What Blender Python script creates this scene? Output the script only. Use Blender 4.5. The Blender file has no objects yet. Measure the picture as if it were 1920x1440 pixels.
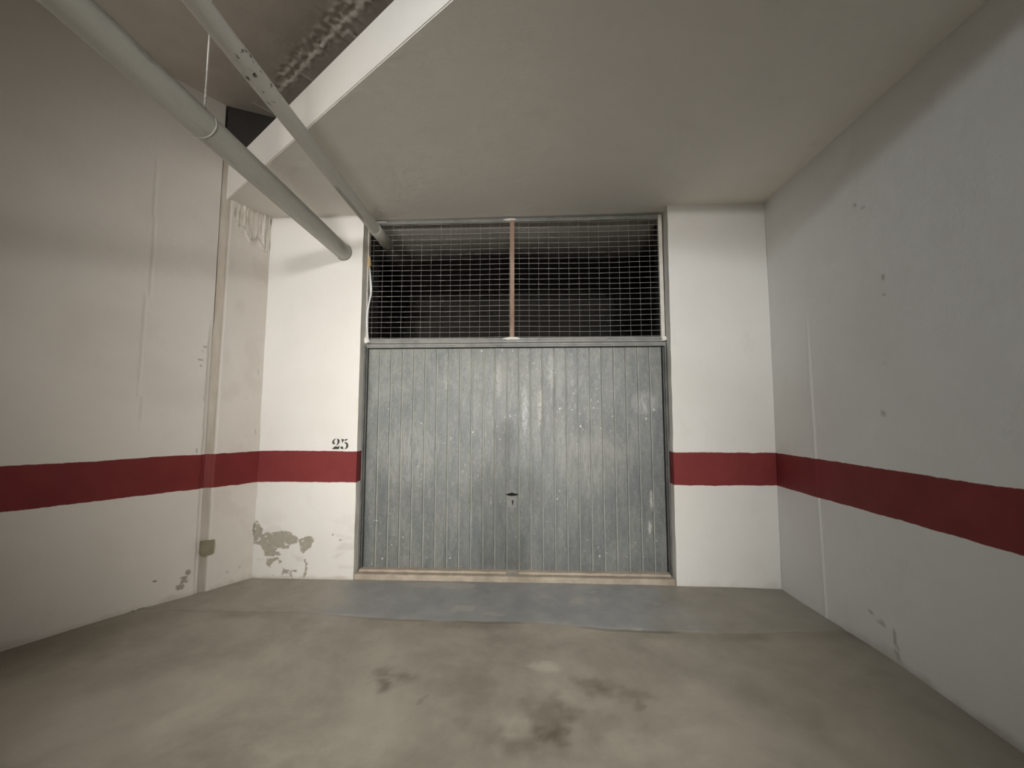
import bpy, bmesh, math, random
from mathutils import Vector, Matrix, noise
random.seed(7)
SC = bpy.context.scene
COL = SC.collection
PI = math.pi

# ------------------------------------------------------------------ measures (metres)
XL, X1, X2, XR = -2.386, -1.503, 1.197, 2.035      # corners of the end wall, door jambs
ZC, ZS, ZU = 3.217, 3.50, 4.04                     # soffit, top of the soffit slab, high ceiling
ZB0, ZB1 = 0.812, 1.081                            # red band
LA = 0.5833                                        # splay of the left wall
WD = Vector((-math.sin(LA), -math.cos(LA), 0))     # along the left wall, towards the aisle
WN = Vector((math.cos(LA), -math.sin(LA), 0))      # its normal, into the room
SEAM = 0.385                                       # joint in the left wall
SA, SB = Vector((-0.345, -1.831, 0)), Vector((-2.491, -0.362, 0))   # lower edge of the slab face
SD = (SA - SB).normalized()

# ------------------------------------------------------------------ helpers
def tag(o, label=None, cat=None, group=None, kind=None):
    if label: o['label'] = label
    if cat: o['category'] = cat
    if group: o['group'] = group
    if kind: o['kind'] = kind
    return o

def link(name, me, mat=None, parent=None):
    o = bpy.data.objects.new(name, me)
    COL.objects.link(o)
    if mat is not None and me is not None:
        me.materials.append(mat)
    if parent is not None:
        o.parent = parent
        o.matrix_parent_inverse = Matrix.Translation(-parent.location)
    return o

def obj(name, bm, mat, parent=None, smooth=False):
    me = bpy.data.meshes.new(name)
    bmesh.ops.recalc_face_normals(bm, faces=bm.faces)
    bm.to_mesh(me); bm.free()
    if smooth:
        for p in me.polygons: p.use_smooth = True
    return link(name, me, mat, parent)

def empty(name, loc, label, cat, group=None):
    o = bpy.data.objects.new(name, None)
    o.empty_display_size = .1
    COL.objects.link(o)
    o.location = loc
    tag(o, label, cat, group)
    return o

def add_box(bm, x0, x1, y0, y1, z0, z1, bev=0.0):
    vs = [bm.verts.new((x, y, z)) for x in (x0, x1) for y in (y0, y1) for z in (z0, z1)]
    fs = [bm.faces.new([vs[i] for i in q]) for q in
          ((0, 1, 3, 2), (4, 6, 7, 5), (0, 4, 5, 1), (2, 3, 7, 6), (0, 2, 6, 4), (1, 5, 7, 3))]
    if bev > 0:
        es = set()
        for f in fs: es.update(f.edges)
        bmesh.ops.bevel(bm, geom=list(es), offset=bev, segments=2, affect='EDGES', profile=.6)

def add_tube(bm, pts, rad, n=16, caps=True):
    pts = [Vector(p) for p in pts]
    rs = rad if isinstance(rad, (list, tuple)) else [rad] * len(pts)
    rings = []
    ref = None
    for i, p in enumerate(pts):
        t = (pts[min(i + 1, len(pts) - 1)] - pts[max(i - 1, 0)]).normalized()
        if ref is None:
            ref = Vector((0, 0, 1)) if abs(t.z) < .9 else Vector((1, 0, 0))
        a = t.cross(ref).normalized(); b = a.cross(t).normalized()
        ref = b
        rings.append([bm.verts.new(p + (a * math.cos(2 * PI * k / n) + b * math.sin(2 * PI * k / n)) * rs[i]) for k in range(n)])
    for r0, r1 in zip(rings, rings[1:]):
        for k in range(n):
            bm.faces.new((r0[k], r0[(k + 1) % n], r1[(k + 1) % n], r1[k]))
    if caps:
        bm.faces.new(rings[0]); bm.faces.new(rings[-1])

def add_prism(bm, poly, z0, z1):
    a = [bm.verts.new((x, y, z0(x, y) if callable(z0) else z0)) for x, y in poly]
    b = [bm.verts.new((x, y, z1)) for x, y in poly]
    bm.faces.new(a); bm.faces.new(list(reversed(b)))
    n = len(poly)
    for i in range(n):
        bm.faces.new((a[i], a[(i + 1) % n], b[(i + 1) % n], b[i]))

def steps(*segs):
    """(end, step) pairs after a start value -> sorted coordinates."""
    out = [segs[0]]
    for end, st in segs[1:]:
        a = out[-1]; n = max(1, round((end - a) / st))
        out += [a + (end - a) * (i + 1) / n for i in range(n)]
    return out

def fbm(x, y, z=0.0, o=4):
    return noise.fractal(Vector((x, y, z)), 1.0, 2.0, o)

def grid(name, us, vs, pos, wear_and_light, mat, smooth=True):
    """surface u x v; pos(u,v)->Vector, wear(u,v)->(damage, dirt, other) kept in the colour attribute 'wear'."""
    nu, nv = len(us), len(vs)
    verts = [pos(u, v) for u in us for v in vs]
    faces = [(i * nv + j, (i + 1) * nv + j, (i + 1) * nv + j + 1, i * nv + j + 1) for i in range(nu - 1) for j in range(nv - 1)]
    me = bpy.data.meshes.new(name)
    me.from_pydata(verts, [], faces)
    ca = me.color_attributes.new('wear_and_light', 'FLOAT_COLOR', 'POINT')
    buf = []
    for u in us:
        for v in vs:
            buf.extend((*wear_and_light(u, v), 1.0))
    ca.data.foreach_set('color', buf)
    if smooth:
        me.polygons.foreach_set('use_smooth', [True] * len(me.polygons))
    me.update()
    return link(name, me, mat)

def inside(poly, x, y):
    c = False
    n = len(poly)
    for i in range(n):
        x0, y0 = poly[i]; x1, y1 = poly[i - 1]
        if (y0 > y) != (y1 > y) and x < (x1 - x0) * (y - y0) / (y1 - y0) + x0:
            c = not c
    return c

def sstep(a, b, x):
    t = max(0.0, min(1.0, (x - a) / (b - a)))
    return t * t * (3 - 2 * t)

def blob(x, y, cx, cy, rx, ry):
    return math.exp(-(((x - cx) / rx) ** 2 + ((y - cy) / ry) ** 2))

# ------------------------------------------------------------------ materials
class NT:
    def __init__(s, name):
        s.m = bpy.data.materials.new(name); s.m.use_nodes = True
        s.t = s.m.node_tree; s.n = s.t.nodes; s.n.clear()
        s.out = s.n.new('ShaderNodeOutputMaterial')
        s.b = s.n.new('ShaderNodeBsdfPrincipled')
        s.t.links.new(s.b.outputs[0], s.out.inputs[0])
        s.geo = s.n.new('ShaderNodeNewGeometry')
        s.pos = s.geo.outputs['Position']
    def l(s, a, b): s.t.links.new(a, b)
    def put(s, sock, v):
        if hasattr(v, 'is_output') or hasattr(v, 'node'): s.l(v, sock)
        else:
            sock.default_value = v
    def math(s, op, a, b=0.0, c=None, clamp=False):
        n = s.n.new('ShaderNodeMath'); n.operation = op; n.use_clamp = clamp
        s.put(n.inputs[0], a); s.put(n.inputs[1], b)
        if c is not None: s.put(n.inputs[2], c)
        return n.outputs[0]
    def noise(s, scale, detail=4, rough=.55, vec=None, stretch=None, dist=0.0):
        n = s.n.new('ShaderNodeTexNoise')
        n.inputs['Scale'].default_value = scale; n.inputs['Detail'].default_value = detail
        n.inputs['Roughness'].default_value = rough; n.inputs['Distortion'].default_value = dist
        v = vec or s.pos
        if stretch:
            m = s.n.new('ShaderNodeMapping'); m.inputs['Scale'].default_value = stretch
            s.l(v, m.inputs['Vector']); v = m.outputs[0]
        s.l(v, n.inputs['Vector'])
        return n.outputs[0]
    def ramp(s, f, a, b, lo=0.0, hi=1.0):
        n = s.n.new('ShaderNodeMapRange'); n.clamp = True
        s.put(n.inputs[0], f)
        for i, v in enumerate((a, b, lo, hi)): n.inputs[i + 1].default_value = v
        return n.outputs[0]
    def mix(s, f, a, b, mode='MIX'):
        n = s.n.new('ShaderNodeMix'); n.data_type = 'RGBA'; n.blend_type = mode
        s.put(n.inputs[0], f)
        for sock, v in ((n.inputs[6], a), (n.inputs[7], b)):
            if isinstance(v, tuple): sock.default_value = (*v[:3], 1.0)
            else: s.l(v, sock)
        return n.outputs[2]
    def sep(s, v, rgb=False):
        n = s.n.new('ShaderNodeSeparateColor' if rgb else 'ShaderNodeSeparateXYZ')
        s.l(v, n.inputs[0]); return n.outputs
    def attr(s):
        n = s.n.new('ShaderNodeVertexColor'); n.layer_name = 'wear_and_light'
        return s.sep(n.outputs[0], True)
    def bump(s, h, strength=.3, dist=.01, prev=None):
        n = s.n.new('ShaderNodeBump'); n.inputs['Strength'].default_value = strength
        n.inputs['Distance'].default_value = dist
        s.l(h, n.inputs['Height'])
        if prev is not None: s.l(prev, n.inputs['Normal'])
        return n.outputs[0]
    def done(s, col, rough=.6, normal=None, metal=0.0, spec=None):
        if isinstance(col, tuple): s.b.inputs['Base Color'].default_value = (*col, 1)
        else: s.l(col, s.b.inputs['Base Color'])
        s.put(s.b.inputs['Roughness'], rough)
        s.b.inputs['Metallic'].default_value = metal
        if spec is not None: s.b.inputs['Specular IOR Level'].default_value = spec
        if normal is not None: s.l(normal, s.b.inputs['Normal'])
        return s.m

def plaster(name, base, base2, band=True, bump=.15, exposed=(.46, .43, .355)):
    k = NT(name)
    big = k.noise(1.3, 5, .6)
    col = k.mix(k.ramp(big, .35, .7), base, base2)
    sp = k.noise(35, 3, .6)
    col = k.mix(k.ramp(sp, .62, .8, 0, .12), col, tuple(c * .75 for c in base))
    col_smudge = k.noise(4.5, 6, .65, stretch=(1, 1, .6))
    col = k.mix(k.ramp(col_smudge, .58, .8, 0, .16), col, (.50, .45, .37))
    rough = k.ramp(big, .3, .7, .55, .7)
    a = k.attr()
    if band:
        z = k.sep(k.pos)[2]
        w = k.math('MULTIPLY_ADD', k.noise(2.2, 6, .6), .030, -.015)
        w2 = k.math('MULTIPLY_ADD', k.noise(16, 3, .6), .010, -.005)
        zz = k.math('ADD', z, k.math('ADD', w, w2))
        inb = k.math('MULTIPLY', k.ramp(zz, ZB0 - .002, ZB0 + .002), k.ramp(zz, ZB1 + .002, ZB1 - .002))
        red = k.mix(k.ramp(k.noise(3, 5, .6), .3, .75), (.185, .026, .026), (.235, .036, .034))
        colb = red
    else:
        inb = None
    n1 = k.noise(90, 4, .6); n2 = k.noise(7, 4, .5); n3 = k.noise(14, 4, .6, stretch=(1, 1, .35))
    col = k.mix(a[1], col, (.40, .345, .265))
    ex = k.mix(k.ramp(k.noise(26, 5, .7), .3, .7), exposed, tuple(c * .78 for c in exposed))
    col = k.mix(a[0], col, ex)
    col = k.mix(a[2], col, (.10, .085, .065))
    if band:
        col = k.mix(inb, col, colb)
    b = k.bump(n2, bump, .03); b = k.bump(n3, bump * .5, .02, b); b = k.bump(n1, bump * .6, .003, b)
    return k.done(col, rough, b, spec=.3)

def simple(name, c1, c2, scale=12, rough=.5, metal=0.0, bump=.15, bscale=80, stretch=None, spec=None, bd=.003):
    k = NT(name)
    col = k.mix(k.ramp(k.noise(scale, 5, .6, stretch=stretch), .32, .68), c1, c2)
    return k.done(col, rough, k.bump(k.noise(bscale, 4, .6), bump, bd), metal, spec)

M_WALL = plaster('white_plaster', (.79, .77, .725), (.84, .82, .78))
M_WALLR = plaster('right_wall_plaster', (.765, .755, .725), (.80, .79, .765), exposed=(.30, .28, .24))
M_WALLL = plaster('cream_plaster', (.79, .745, .68), (.83, .79, .73), bump=.13)
M_CEIL = plaster('ceiling_plaster', (.81, .78, .72), (.85, .82, .76), band=False, bump=.12)
def painted_fade_inside(mat):  # colour darkens inwards, painting the light's fade behind the mesh
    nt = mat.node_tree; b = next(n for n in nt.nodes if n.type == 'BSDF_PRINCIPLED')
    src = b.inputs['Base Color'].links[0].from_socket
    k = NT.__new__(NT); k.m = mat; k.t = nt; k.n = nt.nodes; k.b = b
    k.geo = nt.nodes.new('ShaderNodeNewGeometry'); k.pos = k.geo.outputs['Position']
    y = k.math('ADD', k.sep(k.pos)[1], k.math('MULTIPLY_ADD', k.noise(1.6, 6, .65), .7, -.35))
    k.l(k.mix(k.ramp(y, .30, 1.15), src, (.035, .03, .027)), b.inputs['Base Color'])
painted_fade_inside(M_CEIL)
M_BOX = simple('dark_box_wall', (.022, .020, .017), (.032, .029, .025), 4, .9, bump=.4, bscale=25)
M_CEILUP = simple('raw_concrete_ceiling', (.70, .65, .58), (.80, .75, .68), 3.5, .8, bump=.2, bscale=30, bd=.006)
M_DARK = simple('concrete_painted_shade', (.035, .03, .027), (.055, .048, .042), 4, .9, bump=.4, bscale=25)  # near-black colour paints the shade of the high pocket

def mat_floor():
    k = NT('worn_concrete')
    a = k.attr()
    n = k.noise(1.6, 7, .62, dist=.4); n2 = k.noise(9, 6, .65); n3 = k.noise(60, 3, .6)
    col = k.mix(k.ramp(n, .34, .68), (.27, .245, .20), (.43, .395, .33))
    col = k.mix(k.ramp(n2, .45, .75, 0, .35), col, (.47, .43, .36))
    grey = k.mix(k.ramp(k.noise(3.5, 6, .6), .35, .7), (.27, .275, .275), (.36, .362, .355))
    col = k.mix(a[0], col, grey)
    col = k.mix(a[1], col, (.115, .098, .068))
    col = k.mix(a[2], col, (.56, .52, .44))
    col = k.mix(k.ramp(n3, .63, .75, 0, .22), col, (.17, .15, .12))
    b = k.bump(n2, .10, .012); b = k.bump(n3, .18, .003, b)
    return k.done(col, k.ramp(n, .3, .7, .42, .6), b, spec=.35)
M_FLOOR = mat_floor()

def mat_door():
    k = NT('grey_painted_steel')
    st = k.noise(6, 6, .65, stretch=(2.2, 1, .45), dist=.3)
    st2 = k.noise(22, 5, .7, stretch=(2.5, 1, .35), dist=.6)
    hz = k.noise(2.3, 5, .6)
    col = k.mix(k.ramp(st, .3, .72), (.112, .127, .131), (.215, .223, .212))
    col = k.mix(k.ramp(st2, .55, .8, 0, .45), col, (.40, .40, .37))
    col = k.mix(k.ramp(hz, .52, .75, 0, .40), col, (.33, .335, .31))
    p = k.sep(k.pos)
    rot = k.n.new('ShaderNodeMapping'); rot.inputs['Rotation'].default_value = (0, math.radians(28), 0); rot.inputs['Scale'].default_value = (1.7, 1, .7)
    k.l(k.pos, rot.inputs['Vector'])
    gr_ = k.noise(38, 5, .75, vec=rot.outputs[0], dist=.8)
    def spot(x, z, rx, rz):
        a = k.math('POWER', k.math('DIVIDE', k.math('SUBTRACT', p[0], x), rx), 2.0)
        b = k.math('POWER', k.math('DIVIDE', k.math('SUBTRACT', p[2], z), rz), 2.0)
        return k.ramp(k.math('ADD', a, b), 1.0, 0.0)
    # dusty bleached patches and scuffs; narrow central streaks are painted lamp highlights
    for x, z, rx, rz, f, c in ((-1.08, 1.08, .34, .36, .55, (.37, .375, .36)), (.56, .98, .34, .34, .45, (.34, .345, .30)), (-.25, 1.75, .7, .35, .35, (.31, .315, .28)),
                               (-.05, 1.44, .035, .24, .75, (.55, .56, .56)), (.085, 1.46, .03, .22, .7, (.56, .54, .46)), (-.29, 1.72, .04, .20, .6, (.46, .46, .42)), (.19, 1.80, .04, .2, .6, (.46, .46, .42)),
                               (1.00, 1.50, .13, .12, .8, (.50, .50, .48)), (1.04, .66, .02, .10, 1, (.66, .66, .62)), (1.02, .42, .015, .08, 1, (.66, .66, .62)), (-.75, 1.75, .04, .22, .55, (.42, .42, .38))):
        col = k.mix(k.math('MULTIPLY', k.math('MULTIPLY', spot(x, z, rx, rz), f), k.ramp(st2 if rx > .1 else gr_, .36, .60)), col, c)
    # worn, greasy centre plank under the handle, and greenish dirt under the header
    cx = k.math('ABSOLUTE', k.math('ADD', p[0], .163))
    low = k.math('MULTIPLY', k.ramp(cx, .075, .05), k.ramp(p[2], .30, .10, 0, .75))
    col = k.mix(k.math('MULTIPLY', low, k.ramp(k.noise(12, 4, .6), .3, .6)), col, (.115, .12, .115))
    top = k.math('MULTIPLY', k.ramp(p[2], 1.55, 1.98, 0, .5), k.ramp(k.noise(9, 5, .7), .42, .62))
    col = k.mix(top, col, (.25, .255, .21))
    col = k.mix(k.ramp(gr_, .50, .72, 0, .42), col, (.40, .405, .38))
    col = k.mix(k.ramp(gr_, .46, .28, 0, .40), col, (.10, .11, .108))
    sp = k.noise(42, 2, .5, stretch=(1, 1, .7))
    spm = k.math('MULTIPLY', k.ramp(sp, .705, .735), k.ramp(k.noise(1.7, 2, .5), .42, .55))
    col = k.mix(spm, col, (.66, .66, .62))
    at = k.attr()
    col = k.mix(k.math('MULTIPLY', at[0], k.ramp(k.noise(6, 5, .7), .25, .7, .35, .95)), col, (.52, .52, .47))  # paler beads: highlight lines painted into the colour
    ro = k.math('SUBTRACT', k.ramp(gr_, .3, .7, .50, .26), k.math('MULTIPLY', at[0], .06))
    b = k.bump(k.noise(190, 3, .6), .2, .002); b = k.bump(gr_, .25, .004, b); b = k.bump(k.noise(5, 3, .5), .10, .02, b)
    return k.done(col, ro, b, spec=.6)
M_DOOR = mat_door()
M_FRAMEG = simple('grey_frame_paint', (.19, .195, .185), (.29, .29, .27), 9, .45, bump=.2)
M_FRAMED = simple('dark_grey_frame_paint', (.085, .088, .085), (.14, .14, .13), 9, .5, bump=.2)
M_CREAM = simple('cream_frame_paint', (.60, .575, .50), (.72, .69, .62), 10, .5, bump=.3)
M_RUST = simple('rusty_bar', (.25, .15, .105), (.42, .31, .235), 14, .75, bump=.5, stretch=(1, 1, .3))
M_WIRE = simple('galvanised_wire', (.30, .29, .26), (.42, .405, .37), 20, .6, bump=.1)
M_DAB = simple('white_plaster_dab', (.80, .78, .73), (.88, .86, .82), 30, .8, bump=.6, bscale=60)
M_SILL = simple('sandy_concrete', (.37, .315, .245), (.53, .46, .37), 9, .85, bump=.6, bscale=55, bd=.006)
M_BLACK = simple('black_stencil_paint', (.02, .02, .018), (.05, .048, .04), 30, .6)
M_HANDLE = simple('black_plastic', (.008, .008, .008), (.016, .016, .015), 30, .8, spec=.2)
M_PLATE = simple('worn_lock_plate', (.22, .225, .22), (.29, .29, .275), 25, .4, bump=.1)
M_MORTAR = simple('olive_mortar', (.25, .225, .155), (.32, .29, .20), 25, .9, bump=.5, bscale=60)
M_ROD = simple('galvanised_rod', (.55, .54, .50), (.68, .66, .62), 40, .4, metal=.4)
M_STRIP = simple('white_cloth_strip', (.72, .74, .76), (.82, .83, .84), 20, .7, bump=.4)
M_FOAM = simple('yellowed_foam', (.46, .34, .17), (.62, .50, .30), 60, .9, bump=.8, bscale=70)

def mat_pipe():
    k = NT('grey_pvc')
    st = k.noise(5, 6, .65, stretch=(1.6, .5, 1.6))
    col = k.mix(k.ramp(st, .35, .72), (.50, .495, .445), (.57, .565, .51))
    d = k.noise(9, 6, .7, stretch=(1.3, .5, 1.3))
    col = k.mix(k.ramp(d, .60, .74, 0, .6), col, (.19, .185, .16))
    b = k.bump(k.noise(60, 3, .6), .08, .003)
    return k.done(col, .48, b, spec=.4)
M_PIPE = mat_pipe()

def mat_pipe2():
    k = NT('stained_grey_pvc')
    p = k.sep(k.pos)
    st = k.noise(5, 6, .65, stretch=(1.6, .5, 1.6))
    col = k.mix(k.ramp(st, .35, .72), (.52, .505, .455), (.59, .575, .52))
    # dark stained run near the end, dark crusts near the start
    y = k.math('ADD', p[1], k.math('MULTIPLY_ADD', k.noise(7, 4, .6), .12, -.06))
    run = k.math('MULTIPLY', k.ramp(y, -.92, -.86), k.ramp(y, -.42, -.48))
    run = k.math('MULTIPLY', run, k.ramp(p[0], -1.298, -1.308))
    col = k.mix(k.math('MULTIPLY', run, .62), col, (.16, .155, .13))
    cr = k.noise(26, 3, .6, stretch=(1.4, .8, 1.4))
    crm = k.math('MULTIPLY', k.ramp(cr, .60, .68), k.math('MULTIPLY', k.ramp(p[1], -1.95, -1.9), k.ramp(p[1], -1.55, -1.62)))
    col = k.mix(crm, col, (.085, .08, .07))
    b = k.bump(k.noise(60, 3, .6), .10, .003); b = k.bump(crm, .4, .006, b)
    return k.done(col, .5, b, spec=.4)
M_PIPE2 = mat_pipe2()

# ------------------------------------------------------------------ floor
def apron_edge(x):
    pts = [(-3, -.55), (-2.34, -.573), (-1.656, -.545), (-1.085, -.615), (-.6, -.632), (-.13, -.625), (.19, -.645), (.53, -.69), (.87, -.70), (1.21, -.695), (2.1, -.64)]
    for (a, b), (c, d) in zip(pts, pts[1:]):
        if x <= c: return b + (d - b) * max(0, (x - a)) / (c - a)
    return pts[-1][1]

def floor_pos(x, y):
    z = .0035 * fbm(x * 1.3, y * 1.3, 3) if y > -4 else 0
    z += .020 * blob(x, y, 2.05, -1.0, .35, .40) + .012 * blob(x, y, -2.84, -.68, .3, .3) - .010 * blob(x, y, 2.0, -.1, .3, .3)
    if -4 < y < .3:
        e = apron_edge(x) + .010 * fbm(x * 4, 1.3, 0)
        z += .003 * sstep(e - .015, e + .015, y) * sstep(.05, -.05, y)
        z -= .003 * math.exp(-((y - e + .01) / .014) ** 2) * sstep(-.3, .3, fbm(x * 1.9, 4.2, 1))
    return Vector((x, y, z))

def floor_wear_and_shade(x, y):
    if y < -4 or y > .6 or abs(x) > 5: return (0, 0, 0)
    n = fbm(x * 4, y * 4, 7)
    e = apron_edge(x) + .010 * fbm(x * 4, 1.3, 0)
    ap = sstep(e - .03, e + .015, y + .02 * n)
    side = sstep(-1.75, -1.25, x + .12 * n + .18 * fbm(x * 1.5, y * 1.5, 2)) * (1 - .80 * sstep(.75, 1.25, x + .2 * n))
    grey = ap * side
    dark = .50 * math.exp(-((y - e + .012) / (.013 + .014 * max(0, n))) ** 2) * sstep(-.35, .25, fbm(x * 2.1, 4.2, 1) + .2) * (.35 + .65 * sstep(-1.2, -.9, x)) * sstep(1.0, .85, x)
    dark += .38 * math.exp(-((y - e + .06) / .055) ** 2) * sstep(-.2, .4, fbm(x * 1.7, 9.1, 1))
    for cx, cy, rx, ry, s in ((-.809, -1.20, .10, .05, .5), (-.69, -1.225, .09, .05, .6), (-.77, -1.30, .05, .04, .75), (-.545, -1.416, .02, .02, .6),
                              (.08, -1.47, .16, .16, .55), (.29, -1.25, .13, .08, .6), (.47, -1.31, .14, .06, .5), (.54, -1.39, .05, .03, .5), (-.04, -1.62, .22, .10, .5),
                              (.33, -1.50, .25, .12, .3), (-1.3, -1.85, .45, .22, .22), (-.6, -1.8, .4, .2, .18)):
        g = blob(x + .05 * fbm(x * 9, y * 9, 1), y + .05 * fbm(x * 9, y * 9, 5), cx, cy, rx, ry)
        dark += .85 * s * sstep(.12, 1.0, g * (1 + .8 * fbm(x * 13, y * 13, 8)))
    light = .55 * sstep(.3, .7, blob(x + .06 * fbm(x * 8, y * 8, 11), y, .09, -1.105, .11, .06) * (1 + .6 * fbm(x * 14, y * 14, 2)))
    light += .35 * sstep(.3, .7, blob(x + .05 * fbm(x * 8, y * 8, 11), y, -.06, -1.55, .10, .08))
    light += .30 * sstep(.35, .6, fbm(x * 3.2 + 9, y * 5, 13)) * grey
    # shade along the foot of the left wall, painted into the floor colour
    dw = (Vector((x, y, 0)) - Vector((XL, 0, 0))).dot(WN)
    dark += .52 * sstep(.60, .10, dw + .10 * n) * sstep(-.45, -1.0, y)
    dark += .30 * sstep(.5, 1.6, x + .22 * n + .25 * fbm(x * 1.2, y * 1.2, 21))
    return (min(1, grey), min(.9, dark), min(1, light))

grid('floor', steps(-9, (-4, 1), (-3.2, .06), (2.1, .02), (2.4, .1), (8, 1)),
     steps(-26.5, (-4, 1), (-2.6, .1), (-.80, .022), (-.50, .008), (.1, .02), (.6, .1), (6.3, 1)), floor_pos, floor_wear_and_shade, M_FLOOR)['kind'] = 'structure'

# ------------------------------------------------------------------ end wall piers
DMG = [
 [(-2.374, .486), (-2.351, .462), (-2.338, .427), (-2.307, .406), (-2.313, .378), (-2.342, .356), (-2.394, .363), (-2.411, .412), (-2.403, .461)],
 [(-2.394, .356), (-2.283, .375), (-2.181, .394), (-2.107, .394), (-2.017, .354), (-1.994, .326), (-2.007, .298), (-2.072, .269), (-2.078, .242), (-2.13, .248), (-2.174, .254), (-2.188, .233), (-2.135, .199), (-2.171, .192), (-2.23, .184), (-2.274, .19), (-2.298, .224), (-2.33, .28), (-2.39, .293)],
 [(-1.994, .319), (-1.943, .348), (-1.885, .355), (-1.855, .328), (-1.882, .272), (-1.91, .237), (-1.945, .209), (-1.963, .209), (-1.98, .271)],
 [(-2.273, .162), (-2.2, .17), (-2.163, .178), (-2.159, .161), (-2.198, .143), (-2.219, .122), (-2.236, .087), (-2.259, .107)],
 [(-2.17, .157), (-2.125, .14), (-2.153, .123)],
 [(-2.122, .089), (-2.078, .069), (-1.997, .07), (-1.989, .057), (-2.048, .056), (-2.024, .001), (-2.061, .035), (-2.106, .048), (-2.127, .027)],
 [(-1.936, .161), (-1.913, .154), (-1.904, .099), (-1.913, .058), (-1.908, .03), (-1.937, .013), (-1.948, .016), (-1.928, .058), (-1.919, .106)],
 [(-2.2, .032), (-2.186, .039), (-2.195, .001)],
 [(-1.705, .375), (-1.687, .379), (-1.687, .366), (-1.703, .365)],
 [(-1.64, .33), (-1.618, .323), (-1.632, .317)]]

def dmg_left(x, z):
    if z > .55: return 0
    xx = x + .012 * fbm(x * 30, z * 30, 1); zz = z + .012 * fbm(x * 30, z * 30, 9)
    hit = any(inside(p, xx, zz) for p in DMG)
    if not hit: return 0
    if fbm(x * 22, z * 34, 4) > .52: return .15          # islands of paint left inside the patch
    return 1

W1 = X1 - XL
def pier_l(u, z):
    d = dmg_left(XL + u, z) if u < W1 else 0
    wob = .004 * fbm(u * 2, z * 1.5, 2)
    if u <= W1:
        x = XL + .018 * (z / ZC) * (1 - u / W1) + u
        return Vector((x, .004 * d + wob, z))
    return Vector((X1 + .003 * fbm(1, z * 4, 2), u - W1, z))
def wear_l(u, z):
    d = dmg_left(XL + u, z) if u < W1 else 0
    dirt = .5 * sstep(.04, .0, z + .02 * fbm(u * 6, z * 6, 3))
    if u > W1: dirt += .12 + .25 * fbm(u * 8, z * 4, 5)
    dirt += .22 * sstep(.2, .6, fbm(u * 3, z * 7, 5)) * sstep(.7, .2, z)
    return (d, max(0, min(1, dirt)), 0)
zs_wall = steps(-.02, (.55, .006), (ZC + .03, .06))
o = grid('wall_front_left', steps(0, (.56, .006), (.80, .012), (W1 - .005, .04), (W1 + .005, .0025), (W1 + .172, .02)), zs_wall, pier_l, wear_l, M_WALL); o['kind'] = 'structure'

W2 = XR - X2
def pier_r(u, z):
    wob = .004 * fbm(u * 2 + 7, z * 1.5, 2)
    x2 = X2 - .009 + .021 * z / ZC; xr = XR - .013 + .020 * z / ZC
    if u < 0: return Vector((x2 + .004 * fbm(3, z * 5, 1), -u, z))
    return Vector((x2 + (xr - x2) * u / W2, wob, z))
def wear_r(u, z):
    dirt = (.12 + .25 * fbm(u * 8, z * 4, 5)) if u < -.004 else 0
    dirt += .5 * blob(u, z, .57, .60, .006, .03)
    dirt += .3 * sstep(.03, 0, z + .02 * fbm(u * 6, z * 6, 3))
    return (0, max(0, min(1, dirt)), 0)
o = grid('wall_front_right', steps(-.172, (-.005, .02), (.005, .0025), (W2, .02)), steps(-.02, (ZC + .06, .04)), pier_r, wear_r, M_WALL); o['kind'] = 'structure'

# ------------------------------------------------------------------ right wall
def wr_pos(y, z):
    x = XR - .013 + .020 * z / ZC - .004 * fbm(y * .8, z * .7, 4, 2)
    x -= .006 * math.exp(-((y + .49 - .02 * z) / .010) ** 2) * sstep(2.2, 1.7, z)          # ridge of a paint run
    for cy, cz, r in ((-1.096, 2.18, .03), (-1.086, 2.06, .02), (-1.075, 1.95, .02), (-1.07, 1.69, .02), (-1.06, 1.50, .02), (-1.05, 1.40, .025), (-1.035, 1.3, .02)):
        x -= .006 * blob(y, z, cy, cz, r * .6, r) * fbm(y * 50, z * 40, 2)
    return Vector((x, y, z))
def wr_wear(y, z):
    dk = 0
    for cy, cz, ry, rz, s in ((-.929, 2.705, .010, .020, .5), (-.99, 2.66, .012, .008, .35), (-1.096, 2.18, .016, .02, .5), (-1.09, 2.08, .01, .02, .4), (-1.07, 1.69, .008, .012, .35),
                              (-1.04, 1.40, .014, .012, .35), (-.86, .215, .02, .015, .5), (-.93, .19, .03, .015, .4), (-1.02, .15, .012, .05, .5), (-1.03, .08, .015, .04, .4), (-.253, .66, .006, .03, .3), (-.29, .58, .006, .01, .3)):
        dk += s * sstep(.25, .6, blob(y, z, cy, cz, ry, rz) * (1 + 1.1 * fbm(y * 60, z * 60, 3)))
    edge = .55 * sstep(.07, .0, z + .05 * fbm(y * 5, z * 5, 1)) * sstep(-.3, -1.2, y)
    return (0, max(0, min(1, edge + .06 * sstep(.1, .9, fbm(y * 1.2, z * .8, 8, 2)))), min(.6, dk))
o = grid('wall_right', steps(-4.6, (-2.2, .12), (-.52, .016), (-.45, .004), (0, .016)), steps(-.02, (.25, .016), (1.2, .04), (2.8, .016), (4.1, .1)), wr_pos, wr_wear, M_WALLR); o['kind'] = 'structure'

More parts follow.
